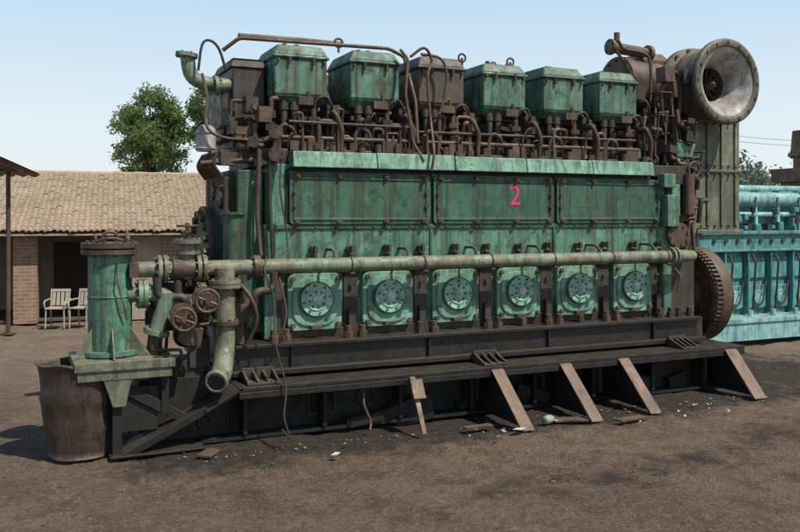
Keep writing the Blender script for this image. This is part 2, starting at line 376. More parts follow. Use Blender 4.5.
rs.pipe([(1.38,6.5,2.08),(1.62,6.48,2.12),(1.9,6.4,2.24)],.022,8);rs.pipe([(1.30,6.5,2.0),(1.9,6.38,2.05)],.02,8)
for (x,y,z,r) in((1.82,6.27,2.24,.055),(1.82,6.25,2.07,.06),(1.66,6.3,2.16,.045)):
    rs.flange((x,y,z),(-.3,-1,0),r,.035,6);dk.cyl((x,y,z),(x+.05,y+.2,z),r*.55,seg=10)
rs.obox((1.62,6.5,2.24),(.12,.1,.1));rs.obox((1.76,6.4,2.38),(.1,.12,.12));rs.obox((1.5,6.5,2.04),(.12,.12,.1))
for k in range(16):
    x=rnd.uniform(1.5,1.88);y=rnd.uniform(6.4,6.6);z=rnd.uniform(1.98,2.5);h=rnd.uniform(-.2,.2);w_=rnd.uniform(-.14,.14)
    (rs if k%2 else dk).pipe([(x,y,z),(x,y,z+h),(x+w_,y,z+h),(x+w_,y+.1,z+h)],rnd.choice((.009,.013,.02)),7)
    dk.obox((x,y+.1,z),(rnd.uniform(.05,.12),.1,rnd.uniform(.05,.14)),(0,0,rnd.uniform(-.4,.4)))
gy=MB();gy.cyl((1.36,6.6,2.10),(1.36,6.6,2.25),.075,seg=18);gy.lathe((1.36,6.6,2.25),(0,0,1),[(0,.075),(.03,.066),(.05,.04),(.06,.001)],18);gy.cyl((1.36,6.6,2.31),(1.36,6.6,2.35),.014,seg=8)
gy.ring((1.36,6.6,2.12),(0,0,1),.078,.008,20);gy.ring((1.36,6.6,2.24),(0,0,1),.078,.006,20)
fin(gy,'header_cup',grey,eng)
dk.pipe([(1.78,6.28,2.05),(1.77,6.26,1.7),(1.79,6.25,1.28)],.014,8)
rs.pipe([(1.70,6.3,2.1),(1.68,6.28,1.6),(1.7,6.26,1.3)],.018,8)
dk.tube([(1.86,6.26,2.05),(1.84,6.22,1.8),(1.88,6.2,1.5),(1.87,6.12,1.32),(1.85,6.1,1.2)],.007,6)
dk.tube([(1.70,6.1,1.3),(1.66,6.0,1.2),(1.72,5.98,1.0),(1.70,5.86,.7),(1.75,5.78,.4),(1.72,5.72,.2),(1.76,5.7,.05),(1.70,5.7,.12)],.007,6)
rs.tube([(1.78,6.05,1.15),(1.82,6.0,.9),(1.78,6.02,.7),(1.8,6.08,.66)],.008,6)
rs.tube([(2.4,5.92,.34),(2.38,5.87,.2),(2.42,5.84,.08),(2.4,5.8,.02)],.01,6)
for k in range(7):
    y=6.45+.1*k; rs.cyl((1.48,y,1.5+.05*(k%3)),(1.48,y,1.9),.02,seg=8)
    rs.tube([(1.45,y,1.9),(1.38,y-.03,2.0),(1.42,y-.05,2.1)],.012,6)
rs.flange((1.47,6.55,1.75),(1,0,0),.09,.05,6);rs.flange((1.47,6.8,1.8),(1,0,0),.07,.05,6)
b=MB();b.box(1.55,1.66,6.36,6.44,.75,1.95);b.box(1.50,1.56,6.4,6.6,1.1,1.45);b.cyl((1.5,6.3,1.25),(1.5,6.3,1.62),.075,seg=18);b.flange((1.5,6.3,1.62),(0,0,1),.095,.02,6)
fin(b,'end_brackets',dgreen,eng,bevel=.006)

# main pipe
pg.cyl((.78,6.1,1.228),(5.72,6.1,1.228),.055,seg=20)
pg.pipe([(5.5,6.1,1.228),(5.83,6.1,1.228),(5.85,6.4,1.23)],.05,14)
for x in (.93,.97,1.20,1.24): pg.flange((x,6.1,1.228),(1,0,0),.098,.028,8)
rs.cyl((1.02,6.1,1.228),(1.17,6.1,1.228),.075,seg=16)
rs.flange((1.62,6.1,1.228),(1,0,0),.085,.05,8)
for x in (5.52,5.57): pg.flange((x,6.1,1.228),(1,0,0),.085,.022,6)
for i in range(6):
    x=XD[i]+.22; rs.box(x-.02,x+.02,6.04,6.3,1.16,1.172);rs.ring((x,6.1,1.228),(1,0,0),.057,.007,20)
    pg.cyl((x-.12,6.1,1.27),(x-.12,6.1,1.31),.022,seg=8)
    rs.pipe([(x-.12,6.1,1.30),(x-.12,6.16,1.34),(x-.12,6.3,1.34)],.012,8)
b=MB()
b.cyl((.61,6.15,.66),(.61,6.15,1.36),.145,seg=32)
b.cyl((.61,6.15,.655),(.61,6.15,.685),.20,seg=24)
b.ring((.61,6.15,1.05),(0,0,1),.146,.006,32)
fin(b,'filter_column',green,eng,bevel=.004)
b=MB()
b.flange((.61,6.15,1.355),(0,0,1),.19,.03,12,.014);b.flange((.61,6.15,1.40),(0,0,1),.19,.035,12,.014)
b.ring((.61,6.15,1.445),(0,1,.2),.05,.012,16);b.ring((.51,6.1,1.44),(1,0,0),.03,.01,12);b.ring((.71,6.1,1.44),(1,0,0),.03,.01,12)
b.tube([(.5,6.1,1.42),(.6,6.05,1.45),(.72,6.1,1.43),(.72,6.15,1.5)],.012,6)
fin(b,'column_top_flange',rust,eng)
b=MB()
b.box(.36,1.0,5.84,6.42,.585,.645)
b.box(.38,.98,5.855,5.88,.52,.585)
for a in (-150,-90,-30,30,90):
    r=math.radians(a);c,s_=math.cos(r),math.sin(r);p=Vector((.61,6.15,.646));d=Vector((c,s_,0));w=Vector((-s_,c,0))*.006
    b.prism([p+d*.14-w,p+d*.29-w,p+d*.14+Vector((0,0,.2))-w],w*2)
b.hexa([(.60,5.86,.34),(.68,5.86,.34),(.68,5.88,.34),(.60,5.88,.34),(.54,5.86,.52),(.72,5.86,.52),(.72,5.88,.52),(.54,5.88,.52)])
fin(b,'column_bracket',ggrey,eng,bevel=.004)
b=MB()
b.box(.60,.66,5.9,5.96,.0,.6);b.box(.66,.9,5.95,5.98,.15,.45);b.prism([(.66,5.93,.50),(1.15,5.93,.2),(1.15,5.93,.12),(.66,5.93,.42)],(0,.04,0))
b.prism([(.72,6.2,.6),(1.3,6.2,.45),(1.3,6.2,.38),(.72,6.2,.5)],(0,.05,0));b.obox((1.1,6.3,.25),(.6,.3,.4));b.box(.92,.97,5.92,5.97,.25,.6)
fin(b,'bracket_legs',blackw,eng,bevel=.003)
b=MB(); b.box(.72,.78,6.0,6.1,1.18,1.28)
b.pipe([(.64,6.0,1.30),(.64,5.97,1.15),(.68,5.97,1.0),(.70,6.0,.9)],.006,6)
fin(b,'column_plate',rust,eng)
pg.cyl((1.13,6.12,1.16),(1.13,6.12,1.42),.065,seg=16);pg.flange((1.13,6.12,1.42),(0,0,1),.10,.03,6);rs.cyl((1.13,6.12,1.43),(1.13,6.12,1.5),.03,seg=8);pg.flange((1.13,6.12,1.34),(0,0,1),.09,.02,6)
rs.wheel((1.13,6.12,1.53),(0,0,-1),.07)
pg.pipe([(.72,6.1,1.06),(.95,6.08,1.06),(1.05,6.05,.96),(1.28,6.03,.98)],.055,14,.1)
pg.flange((.80,6.1,1.06),(1,0,0),.10,.03,8);pg.flange((.835,6.1,1.06),(1,0,0),.10,.03,8)
pg.flange((1.22,6.05,1.03),(1,.0,0),.095,.03,8)
pg.cyl((.9,6.05,.78),(.98,6.02,1.06),.055,seg=14);pg.cyl((1.0,5.98,.86),(1.12,5.95,.93),.06,seg=14)
pg.flange((.905,6.045,.80),(.08,-.03,.28),.09,.03,8);dk.cyl((.88,6.05,.6),(.9,6.05,.78),.05,seg=12)
rs.cyl((1.04,5.80,.92),(1.08,6.05,.95),.05,seg=12);rs.flange((1.05,5.86,.925),(.1,-1,0),.085,.03,6);rs.wheel((1.04,5.74,.91),(0.15,1,0),.075,.011)
rs.cyl((1.20,5.80,1.03),(1.22,6.05,1.05),.05,seg=12);rs.flange((1.2,5.88,1.03),(0,-1,0),.085,.03,6);rs.wheel((1.19,5.72,1.03),(0.1,1,0),.075,.011)
rs.obox((1.12,5.95,.78),(.12,.12,.12),(.2,.1,.3))
pg.pipe([(1.25,6.02,1.05),(1.40,6.04,1.05)],.045,12)
pg.pipe([(1.38,6.05,1.228),(1.38,6.05,.62),(1.32,5.88,.50),(1.26,5.78,.47)],.072,18,.16)
for z in (1.13,1.10): pg.flange((1.38,6.05,z),(0,0,1),.115,.025,8)
rs.flange((1.38,6.05,.84),(0,0,1),.10,.03,8)
pg.ring((1.262,5.782,.472),(-.5,-.8,-.2),.07,.014,24)
bore_disc=MB();bore_disc.cyl((1.266,5.79,.474),(1.255,5.772,.468),.056,seg=20)  # black disc on the closed pipe end, shade of the bore painted on
rs.cyl((1.5,6.2,.66),(1.5,6.2,1.0),.06,seg=14);rs.cyl((1.52,6.1,1.0),(1.52,6.1,1.1),.04,seg=10)
rs.obox((1.52,6.15,.9),(.13,.13,.14));rs.tube([(1.5,6.05,1.1),(1.56,5.98,1.0),(1.6,6.0,.85),(1.56,6.05,.7)],.016,6)
for k in range(24):
    x=rnd.uniform(.95,1.6);y=rnd.uniform(6.0,6.5);z=rnd.uniform(.5,1.0);w_=rnd.uniform(-.2,.2)
    dk.pipe([(x,y,z),(x,y-.05,z+.15),(x+w_,y,z+.15),(x+w_,y,z+.28)],rnd.choice((.012,.02,.03)),7)
for k in range(16):
    dk.obox((rnd.uniform(1.0,1.55),rnd.uniform(6.25,6.6),rnd.uniform(.45,1.1)),(rnd.uniform(.1,.25),.2,rnd.uniform(.1,.25)),(0,0,rnd.uniform(-.3,.3)))

# ------- right end
b=MB()
b.box(5.68,6.02,6.32,6.9,.66,1.2)
b.box(5.90,6.25,6.6,7.3,1.35,2.2)
b.box(5.75,6.3,6.75,7.4,2.05,2.6)
fin(b,'end_casing',dark,eng,bevel=.01)
b=MB()
b.box(6.25,6.95,6.65,7.4,1.45,2.62)
b.box(6.22,6.98,6.62,7.42,1.42,1.46);b.box(6.23,6.97,6.63,7.42,2.05,2.08)
for k in range(4): b.box(6.3+k*.19,6.32+k*.19,6.63,6.66,1.5,2.6)
for k in range(7):
    for z in (1.5,2.02,2.12,2.56): b.cyl((6.32+k*.095,6.62,z),(6.32+k*.095,6.65,z),.013,seg=6)
fin(b,'turbo_support_casing',ggrey,eng,bevel=.01)
b=MB()
b.lathe((6.43,6.30,2.93),(0,1,0),[(.03,.33),(.0,.345),(-.012,.36),(-.012,.405),(.0,.425),(.045,.425),(.06,.41),(.065,.37),(.12,.36),(.30,.36),(.31,.38),(.34,.38),(.35,.355),(.45,.35),(.46,.41),(.53,.41),(.54,.30),(.65,.28),(.8,.26)],48)
b.cyl((6.43,6.8,2.93),(6.43,7.2,2.93),.33,.28,seg=28)
for k in range(16):
    a=k*2*math.pi/16;b.cyl((6.43+.385*math.cos(a),6.275,2.93+.385*math.sin(a)),(6.43+.385*math.cos(a),6.30,2.93+.385*math.sin(a)),.013,seg=6)
fin(b,'turbocharger_barrel',paint('turbo_brown',(.135,.135,.098),(.085,.075,.055),.35,.6,dust=.3),eng)
b=MB()
b.lathe((6.43,6.33,2.93),(0,1,0),[(-.025,.345),(.0,.30),(.06,.255),(.12,.21),(.20,.17)],44)
fin(b,'turbocharger_bellmouth',grey,eng)
b=MB();b.lathe((6.43,6.33,2.93),(0,1,0),[(.19,.175),(.30,.165),(.34,.0005)],32)
b.lathe((6.43,6.33,2.93),(0,1,0),[(.14,.0005),(.16,.04),(.24,.06),(.33,.06)],20)
for k in range(12):
    a=k*math.pi/6;b.obox((6.43+.11*math.cos(a),6.33+.27,2.93+.11*math.sin(a)),(.11,.04,.012),(0,-a,0))
fin(b,'turbocharger_inducer',dark,eng)
for k in range(14):
    a=k*2*math.pi/14;rs.cyl((6.43+.385*math.cos(a),6.73,2.93+.385*math.sin(a)),(6.43+.385*math.cos(a),6.86,2.93+.385*math.sin(a)),.014,seg=6)
b=MB()
b.box(5.85,6.2,6.85,7.3,2.6,3.2);b.cyl((5.7,7.0,2.95),(6.3,7.0,2.95),.26,seg=24)
b.cyl((5.62,7.0,2.95),(5.72,7.0,2.95),.28,seg=24);b.frus(5.85,6.2,6.85,7.3,3.2,3.28,.7)
b.cyl((5.45,6.9,3.30),(5.95,6.9,3.27),.055,seg=14);b.flange((5.47,6.9,3.30),(1,0,0),.08,.03,6);b.cyl((5.55,6.9,3.3),(5.55,6.9,3.45),.03,seg=10);b.flange((5.95,6.9,3.27),(1,0,0),.085,.04,6)
b.flange((6.1,6.82,3.05),(0,1,0),.10,.04,8);b.flange((6.0,6.8,2.75),(0,1,0),.08,.04,8)
for k in range(12):
    a=k*math.pi/6;b.cyl((5.6,7+.24*math.cos(a),2.95+.24*math.sin(a)),(5.63,7+.24*math.cos(a),2.95+.24*math.sin(a)),.015,seg=6)
fin(b,'turbine_casing',rust,eng,bevel=.008)
dk.tube([(5.38,6.7,3.22),(5.45,6.68,3.12),(5.55,6.66,2.95),(5.6,6.64,2.7)],.015,6)
rs.tube([(5.32,6.6,3.30),(5.4,6.6,3.22),(5.62,6.6,3.2),(5.72,6.6,3.1),(5.7,6.58,2.7)],.016,6)
for k in range(4):
    x=5.5+.12*k;rs.pipe([(x,6.42,2.1),(x+rnd.uniform(-.05,.05),6.42,2.45),(x+rnd.uniform(-.02,.1),6.5,2.7+.1*(k%2))],.013,6)
rs.pipe([(5.46,6.43,2.35),(5.92,6.5,2.42)],.014,6)
rs.tube([(5.75,6.45,2.5),(5.70,6.42,2.8),(5.85,6.42,3.0),(6.0,6.5,2.9),(5.95,6.45,2.6)],.02,8)
for k in range(60):
    x=rnd.uniform(5.55,6.15);y=rnd.uniform(6.32,6.5);z=rnd.uniform(1.3,2.7);h=rnd.uniform(-.25,.25);w_=rnd.uniform(-.18,.18);t=(rs if k%2 else dk)
    if k%3: t.pipe([(x,y,z),(x,y-.03,z+h),(x+w_,y-.03,z+h),(x+w_,y+.12,z+h)],rnd.choice((.008,.011,.016,.024)),7)
    else: t.tube([(x,y,z),(x+w_*.3,y-.05,z+h*.5),(x+w_*.6,y-.03,z+h),(x+w_,y+.08,z+h*1.1)],rnd.choice((.008,.011)),6)
for k in range(44):
    (rs if k%2 else dk).obox((rnd.uniform(5.5,6.2),rnd.uniform(6.35,6.7),rnd.uniform(1.3,3.0)),(rnd.uniform(.05,.16),.12,rnd.uniform(.05,.16)),(0,rnd.uniform(-.2,.2),rnd.uniform(-.4,.4)))
b=MB()
b.obox((5.60,6.24,1.93),(.14,.1,.13));b.obox((5.72,6.3,1.75),(.1,.12,.3));b.box(5.58,5.72,6.2,6.3,1.5,1.8)
b.obox((5.95,6.45,2.25),(.2,.15,.16))
fin(b,'governor_box',green,eng,bevel=.008)
rs.cyl((5.92,6.3,1.62),(5.92,6.3,2.0),.06,seg=14)
rs.flange((5.75,6.25,1.42),(-.1,-1,0),.12,.04,8);rs.pipe([(5.75,6.26,1.42),(5.75,6.42,1.42),(5.98,6.45,1.42),(6.05,6.45,1.7),(6.2,6.5,1.72)],.06,14)
rs.pipe([(6.15,6.45,2.35),(6.05,6.4,2.2),(6.1,6.4,1.8),(6.02,6.35,1.5),(6.05,6.35,1.2)],.02,8)
rs.wheel((5.98,6.28,2.05),(0,1,0),.07)
rs.pipe([(5.55,6.12,1.15),(5.62,6.08,1.05),(5.6,6.1,.9)],.012,6)
fin(rs,'rusty_fittings',rust,eng);fin(dk,'dark_fittings',dark,eng);fin(pg,'cooling_pipework',pipeg,eng);fin(bore_disc,'bore_shade_disc',blackw,eng)
b=MB();c=(6.28,6.75,.80)
b.lathe(c,(1,0,0),[(.0,.0005),(.0,.12),(-.03,.12),(-.03,.2),(.02,.22),(.02,.38),(-.01,.40),(-.01,.455),(.06,.455),(.061,.485),(.2,.485),(.2,.0005)],56)
n=64
for k in range(n):
    a=2*math.pi*k/n;b.obox((c[0]+.03,c[1]+.465*math.cos(a),c[2]+.465*math.sin(a)),(.07,.035,.022),(a,0,0))
for k in range(8):
    a=2*math.pi*k/8;b.cyl((c[0]-.02,c[1]+.3*math.cos(a),c[2]+.3*math.sin(a)),(c[0]+.03,c[1]+.3*math.cos(a),c[2]+.3*math.sin(a)),.035,seg=12)
fin(b,'flywheel',rust,eng,bevel=.002)
b=MB();b.cyl((5.9,6.85,.8),(6.4,6.85,.8),.14,seg=24);b.box(5.95,6.2,6.4,7.3,.41,.6);fin(b,'crank_coupling',dark,eng,bevel=.004)
cu=bpy.data.curves.new('t','FONT');cu.body='2';cu.size=.24*S;cu.extrude=.0015;to=bpy.data.objects.new('t',cu);bpy.context.scene.collection.objects.link(to)
bpy.context.view_layer.update();me=bpy.data.meshes.new_from_object(to);bpy.data.objects.remove(to)
no=bpy.data.objects.new('painted_number',me);bpy.context.scene.collection.objects.link(no);me.materials.clear();me.materials.append(mag);no.parent=eng
no.rotation_euler=(math.pi/2,0,0);no.location=(Vector((3.89,6.269,1.695))-Vector((3.7,6.9,0)))*S

# ------------------------------------------------------------------ rusty drum
b=MB();pr=[(0,.215)]
H=.60
for k in range(13):
    z=H*k/12;r=.215+.060*(z/H)+(.010 if k in(4,8) else 0);pr.append((z,r))
pr+=[(H+.01,.288),(H+.02,.275),(H,.26),(.05,.2),(.04,.0005)]
b.lathe((.42,6.14,0),(0,0,1),pr,40)
for i,p in enumerate(b.v):
    a=noise.noise(p*4)*.03; p.x+=a; p.y+=a*.6; p.z+=noise.noise(p*3+Vector((5,0,0)))*.07*(p.z/H)
fin(b,'rusty_drum',paint('drum_rust',(.050,.033,.024),(.028,.021,.016),.36,.75,dust=.3),None,(.42,6.14,0))

# ------------------------------------------------------------------ second engine (turquoise)
e2=empty('marine_diesel_engine.001',(10,8.8,0))
a=MB();l=MB();d=MB()
a.box(7.85,12.5,8.2,9.6,.32,1.15);a.box(7.8,12.5,8.12,9.6,1.15,1.40);a.box(7.9,12.5,8.35,9.5,1.40,1.60)
l.cyl((7.7,8.4,1.82),(12.5,8.4,1.82),.10,seg=20);l.cyl((7.7,8.75,1.98),(12.5,8.75,1.98),.05,seg=12);l.cyl((7.8,8.3,1.62),(12.5,8.3,1.62),.035,seg=12)
l.box(7.72,12.6,7.8,9.9,.27,.32);l.box(7.72,12.6,7.82,7.86,.05,.27);a.box(7.8,12.6,8.08,8.12,1.36,1.41);a.box(7.8,12.6,8.08,8.12,1.14,1.17)
l.hexa([(7.4,7.8,.0),(7.72,7.8,.0),(7.72,8.0,.0),(7.4,8.0,.0),(7.7,7.8,.27),(7.74,7.8,.32),(7.74,8.0,.32),(7.7,8.0,.27)])
for k in range(12):
    x=8.05+k*.4
    a.rrect(x,.93,.30,.28,.04,8.17,8.2);a.rrect(x,.55,.30,.30,.04,8.16,8.2);l.flange((x,8.15,.55),(0,1,0),.09,.03,8)
    a.box(x-.13,x+.13,8.4,9.2,1.60,1.94);d.cyl((x,8.1,1.28),(x,8.13,1.28),.03,seg=8);d.cyl((x+.2,8.1,1.28),(x+.2,8.13,1.28),.03,seg=8)
    if k%3==1: l.flange((x+.2,8.4,1.82),(1,0,0),.13,.03,8)
    a.box(x+.17,x+.2,8.1,8.2,.33,1.14)
    l.cyl((x+.1,8.28,1.40),(x+.1,8.3,1.72),.03,seg=10)
    d.tube([(x,8.3,1.55),(x+.05,8.25,1.7),(x+.12,8.3,1.85)],.015,6)
    d.tube([(x-.1,8.12,.4),(x,8.08,.5),(x+.1,8.12,.75)],.012,6)
    d.pipe([(x-.15,8.1,.35),(x-.15,8.05,1.0),(x-.15,8.1,1.1)],.014,6)
    for q in range(4): (a if q else d).obox((x+rnd.uniform(-.15,.15),8.25,rnd.uniform(1.42,1.7)),(rnd.uniform(.04,.1),.1,rnd.uniform(.04,.12)))
    l.cyl((x+.1,8.0,.33),(x+.1,8.0,.40),.035,seg=6)
fin(a,'block',cyan,e2,bevel=.01);fin(l,'pipes_and_trim',cyanl,e2,bevel=.004);fin(d,'fittings',dark,e2)
d=MB();x=10.55;d.cyl((x,8.9,1.95),(x,8.9,2.5),.13,seg=16);d.flange((x,8.9,2.5),(0,0,1),.2,.05,8);d.cyl((x,8.9,2.5),(x,8.9,2.85),.17,.14,seg=16);d.pipe([(x,8.9,2.4),(x,8.6,2.2),(x+.35,8.6,2.2)],.1,12)
d.box(x-.2,x+.45,8.7,9.3,2.1,2.3);d.box(x-.12,x+.3,8.8,9.2,1.9,2.1)
fin(d,'exhaust_stack',rustl,e2,bevel=.01)

# ------------------------------------------------------------------ shed with tiled roof
A=Vector((-1.849,14.03,0));ax=Vector((.9944,-.1056,0));bk=Vector((.1056,.9944,0))
M=Matrix(((ax.x,bk.x,0,A.x),(ax.y,bk.y,0,A.y),(0,0,1,0),(0,0,0,1)))
shed=empty('tiled_roof_shed',tuple(M@Vector((3,1.5,0))))
k=N('plaster');c=k.mix(k.rng(k.noise(2,8),.35,.65),(.38,.32,.25),(.27,.215,.165));c=k.mix(k.rng(k.noise(1,5,st=(6,6,.6)),.5,.7,0,.5),c,(.14,.10,.075));k.bump(k.noise(30),.3,.01);plaster=k.out(c,.9)
k=N('brick');br=k.n('ShaderNodeTexBrick')
sx=k.n('ShaderNodeSeparateXYZ');k.L(k.tc.outputs['Object'],sx.inputs[0]);ad=k.n('ShaderNodeMath',operation='ADD');k.L(sx.outputs[0],ad.inputs[0]);k.L(sx.outputs[1],ad.inputs[1])
cb=k.n('ShaderNodeCombineXYZ');k.L(ad.outputs[0],cb.inputs[0]);k.L(sx.outputs[2],cb.inputs[1]);k.L(cb.outputs[0],br.inputs['Vector'])
br.inputs['Color1'].default_value=(.27,.14,.09,1);br.inputs['Color2'].default_value=(.20,.11,.075,1);br.inputs['Mortar'].default_value=(.30,.25,.20,1)
br.inputs['Scale'].default_value=1;br.inputs['Brick Width'].default_value=.23;br.inputs['Row Height'].default_value=.085;br.inputs['Mortar Size'].default_value=.01
k.bump(br.outputs['Fac'],-.4,.01);c=k.mix(k.rng(k.noise(6),.4,.7,0,.6),br.outputs['Color'],(.33,.26,.20));brick=k.out(c,.9)
k=N('clay_tiles');c=k.mix(k.rng(k.noise(1.2,6),.35,.65),(.41,.32,.23),(.33,.25,.18));c=k.mix(k.rng(k.noise(9,5,.7),.5,.7,0,.7),c,(.22,.16,.11));c=k.mix(k.rng(k.noise(4.5,3),.55,.7,0,.6),c,(.44,.37,.28));c=k.mix(k.rng(k.noise(.5,6,.7),.5,.7,0,.5),c,(.20,.165,.12));k.bump(k.noise(30),.3,.01);tile=k.out(c,.9)
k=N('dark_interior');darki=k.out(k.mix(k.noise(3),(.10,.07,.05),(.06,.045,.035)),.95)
b=MB(M)
b.box(3.3,4.0,0,.15,0,1.42);b.box(5.1,6.33,0,.15,0,1.42);b.box(-1.5,.0,0,.15,0,1.42)
b.box(3.0,3.3,.9,1.2,0,.8)
b.box(-1.5,6.33,4.2,4.35,0,1.3);b.box(6.2,6.33,.15,4.2,0,1.5);b.box(-1.5,-1.37,.15,4.2,0,1.5)
fin(b,'walls',plaster,shed)
b=MB(M);b.box(-1.37,6.2,1.9,2.05,0,1.6);fin(b,'inner_wall',plaster,shed)
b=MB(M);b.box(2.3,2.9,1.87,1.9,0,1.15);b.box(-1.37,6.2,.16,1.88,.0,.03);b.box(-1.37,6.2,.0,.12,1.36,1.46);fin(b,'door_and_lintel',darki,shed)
b=MB(M);b.box(1.87,2.2,-.03,.27,0,1.40);b.box(.0,.28,-.03,.27,0,1.40);b.box(4.0,4.3,-.03,.27,0,1.4);fin(b,'brick_pillars',brick,shed)
b=MB(M)
def roof(mb,x0,x1,ya,za,yb,zb,rows,tw):
    n=int((x1-x0)/tw)
    for r in range(rows):
        t0=r/rows;t1=(r+1.12)/rows
        vs=[];m=n*4+1
        jit=[rnd.uniform(-.008,.008) for _ in range(n+1)]
        for (t,h,th) in((t0,.026,0),(t0,.026,-.03),(t1,.0,0)):
            for i in range(m):
                x=x0+(x1-x0)*i/(m-1);w=abs(math.sin(math.pi*i/4))*.024+jit[i//4]
                tt=t+(jit[i//4]*.7 if t==t0 else 0)
                vs.append((x,ya+(yb-ya)*tt,za+(zb-za)*tt+h+w+th-.04*math.sin(x*1.3)*math.sin(t*3.1)))
        fs=[(i,i+1,2*m+i+1,2*m+i) for i in range(m-1)]+[(m+i,m+i+1,i+1,i) for i in range(m-1)]
        mb.add(vs,fs,False)
roof(b,-1.6,6.5,-.3,1.37,2.9,2.36,22,.085);roof(b,-1.6,6.5,6.1,1.37,2.9,2.36,16,.085)
# solid underlay just beneath the tiles so no light leaks through gaps
b.hexa([(-1.58,-.28,1.31),(6.48,-.28,1.31),(6.48,2.9,2.29),(-1.58,2.9,2.29),(-1.58,-.28,1.33),(6.48,-.28,1.33),(6.48,2.9,2.31),(-1.58,2.9,2.31)])
for i in range(40): b.cyl((-1.6+i*.2025,2.9,2.375+rnd.uniform(-.008,.008)),(-1.6+i*.2025+.215,2.9,2.38),.055,.048,seg=10)
fin(b,'roof_tiles',tile,shed)
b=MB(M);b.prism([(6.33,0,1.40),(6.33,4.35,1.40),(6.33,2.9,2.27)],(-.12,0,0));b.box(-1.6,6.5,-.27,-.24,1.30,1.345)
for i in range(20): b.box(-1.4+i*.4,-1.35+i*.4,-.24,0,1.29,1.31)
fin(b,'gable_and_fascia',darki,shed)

def cam(u,d,z=0):
    p=R*u+F*d;p.z=z;return p
M2=Matrix(((R.x,F.x,0,0),(R.y,F.y,0,0),(0,0,1,0),(0,0,0,1)))
can=empty('metal_canopy',tuple(cam(-6.5,11.6)))
b=MB(M2)
for u in (-5.30,-7.0,-8.6):
    b.cyl((u,11.5,0),(u,11.5,2.25),.030,seg=10);b.box(u-.08,u+.08,11.42,11.58,0,.02)
b.box(-8.7,-5.1,11.48,11.52,2.21,2.25)
fin(b,'posts',rust,can)
b=MB(M2);m=120;vs=[]
for d_,zd in((10.6,.16),(11.9,-.02)):
    for zz in(0,.02):
        for i in range(m): vs.append((-8.9+3.92*i/(m-1),d_,2.27+zz+zd-.10*(i/(m-1))+.015*math.sin(i*1.3)))
fs=[(i,i+1,2*m+i+1,2*m+i) for i in range(m-1)]+[(m+i,m+i+1,3*m+i+1,3*m+i) for i in range(m-1)]+[(i,i+1,m+i+1,m+i) for i in range(m-1)]
b.add(vs,fs)
fin(b,'sheet_roof',rust,can)

k=N('chair_plastic');chp=k.out(k.mix(k.noise(5),(.46,.40,.33),(.30,.26,.22)),.6)
def chair(name,u,d,rot):
    T=Matrix.Translation(cam(u,d))@Matrix.Rotation(rot-.43,4,'Z');b=MB(T);w=.13
    for sx in(-1,1):
        b.tube([(sx*w,-.12,0),(sx*w*.95,-.11,.27)],.012,6,1);b.tube([(sx*w,.15,0),(sx*w*.95,.12,.28),(sx*w,.17,.52)],.012,6,3)
        b.tube([(sx*w,-.12,.27),(sx*w*1.1,-.12,.38),(sx*w*1.1,.15,.40)],.012,6,4)
    b.obox((0,0,.28),(.27,.26,.02))
    for kx in range(4): b.obox((-.09+kx*.06,.155,.41),(.045,.012,.22),(-.2,0,0))
    b.obox((0,.172,.52),(.28,.016,.04),(-.2,0,0))
    fin(b,name,chp,None,tuple(cam(u,d)),bevel=.004)
chair('plastic_chair',-4.92,12.2,.1);chair('plastic_chair.001',-4.58,12.25,-.15)

# ------------------------------------------------------------------ trees
def leafmat(name,a,b_,c_,tr):
    k=N(name);c=k.mix(k.rng(k.noise(.9,3),.35,.65),a,b_);c=k.mix(k.rng(k.noise(14,2),.4,.7,0,.5),c,c_);k.out(c,.65)
    tl=k.n('ShaderNodeBsdfTranslucent');tl.inputs[0].default_value=(*tr,1);mx=k.n('ShaderNodeMixShader');mx.inputs[0].default_value=.4
    k.L(k.b.outputs[0],mx.inputs[1]);k.L(tl.outputs[0],mx.inputs[2]);k.L(mx.outputs[0],k.t.nodes['Material Output'].inputs[0]);return k.m
leaf=leafmat('leaves',(.085,.125,.045),(.12,.175,.065),(.18,.22,.09),(.26,.36,.10))
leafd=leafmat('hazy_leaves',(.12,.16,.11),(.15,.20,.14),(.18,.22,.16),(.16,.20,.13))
k=N('bark');barkm=k.out(k.mix(k.noise(6,st=(4,4,1)),(.10,.075,.055),(.17,.13,.10)),.95)
def leaves(mb,c,rx,rz,n,size,rg):
    for _ in range(n):
        d=Vector((rg.gauss(0,1),rg.gauss(0,1),rg.gauss(0,1))).normalized()*rg.random()**.5*rg.uniform(.6,1.35)
        p=c+Vector((d.x*rx,d.y*rx,d.z*rz))
        a=Vector((rg.gauss(0,1),rg.gauss(0,1),rg.gauss(0,.8))).normalized();q=a.cross(Vector((rg.gauss(0,1),rg.gauss(0,1),rg.gauss(0,1)))).normalized()
        s=size*rg.uniform(.6,1.3);mb.add([p-a*s-q*s*.15,p-q*s*.5,p+a*s,p+q*s*.5],[(0,1,2,3)])
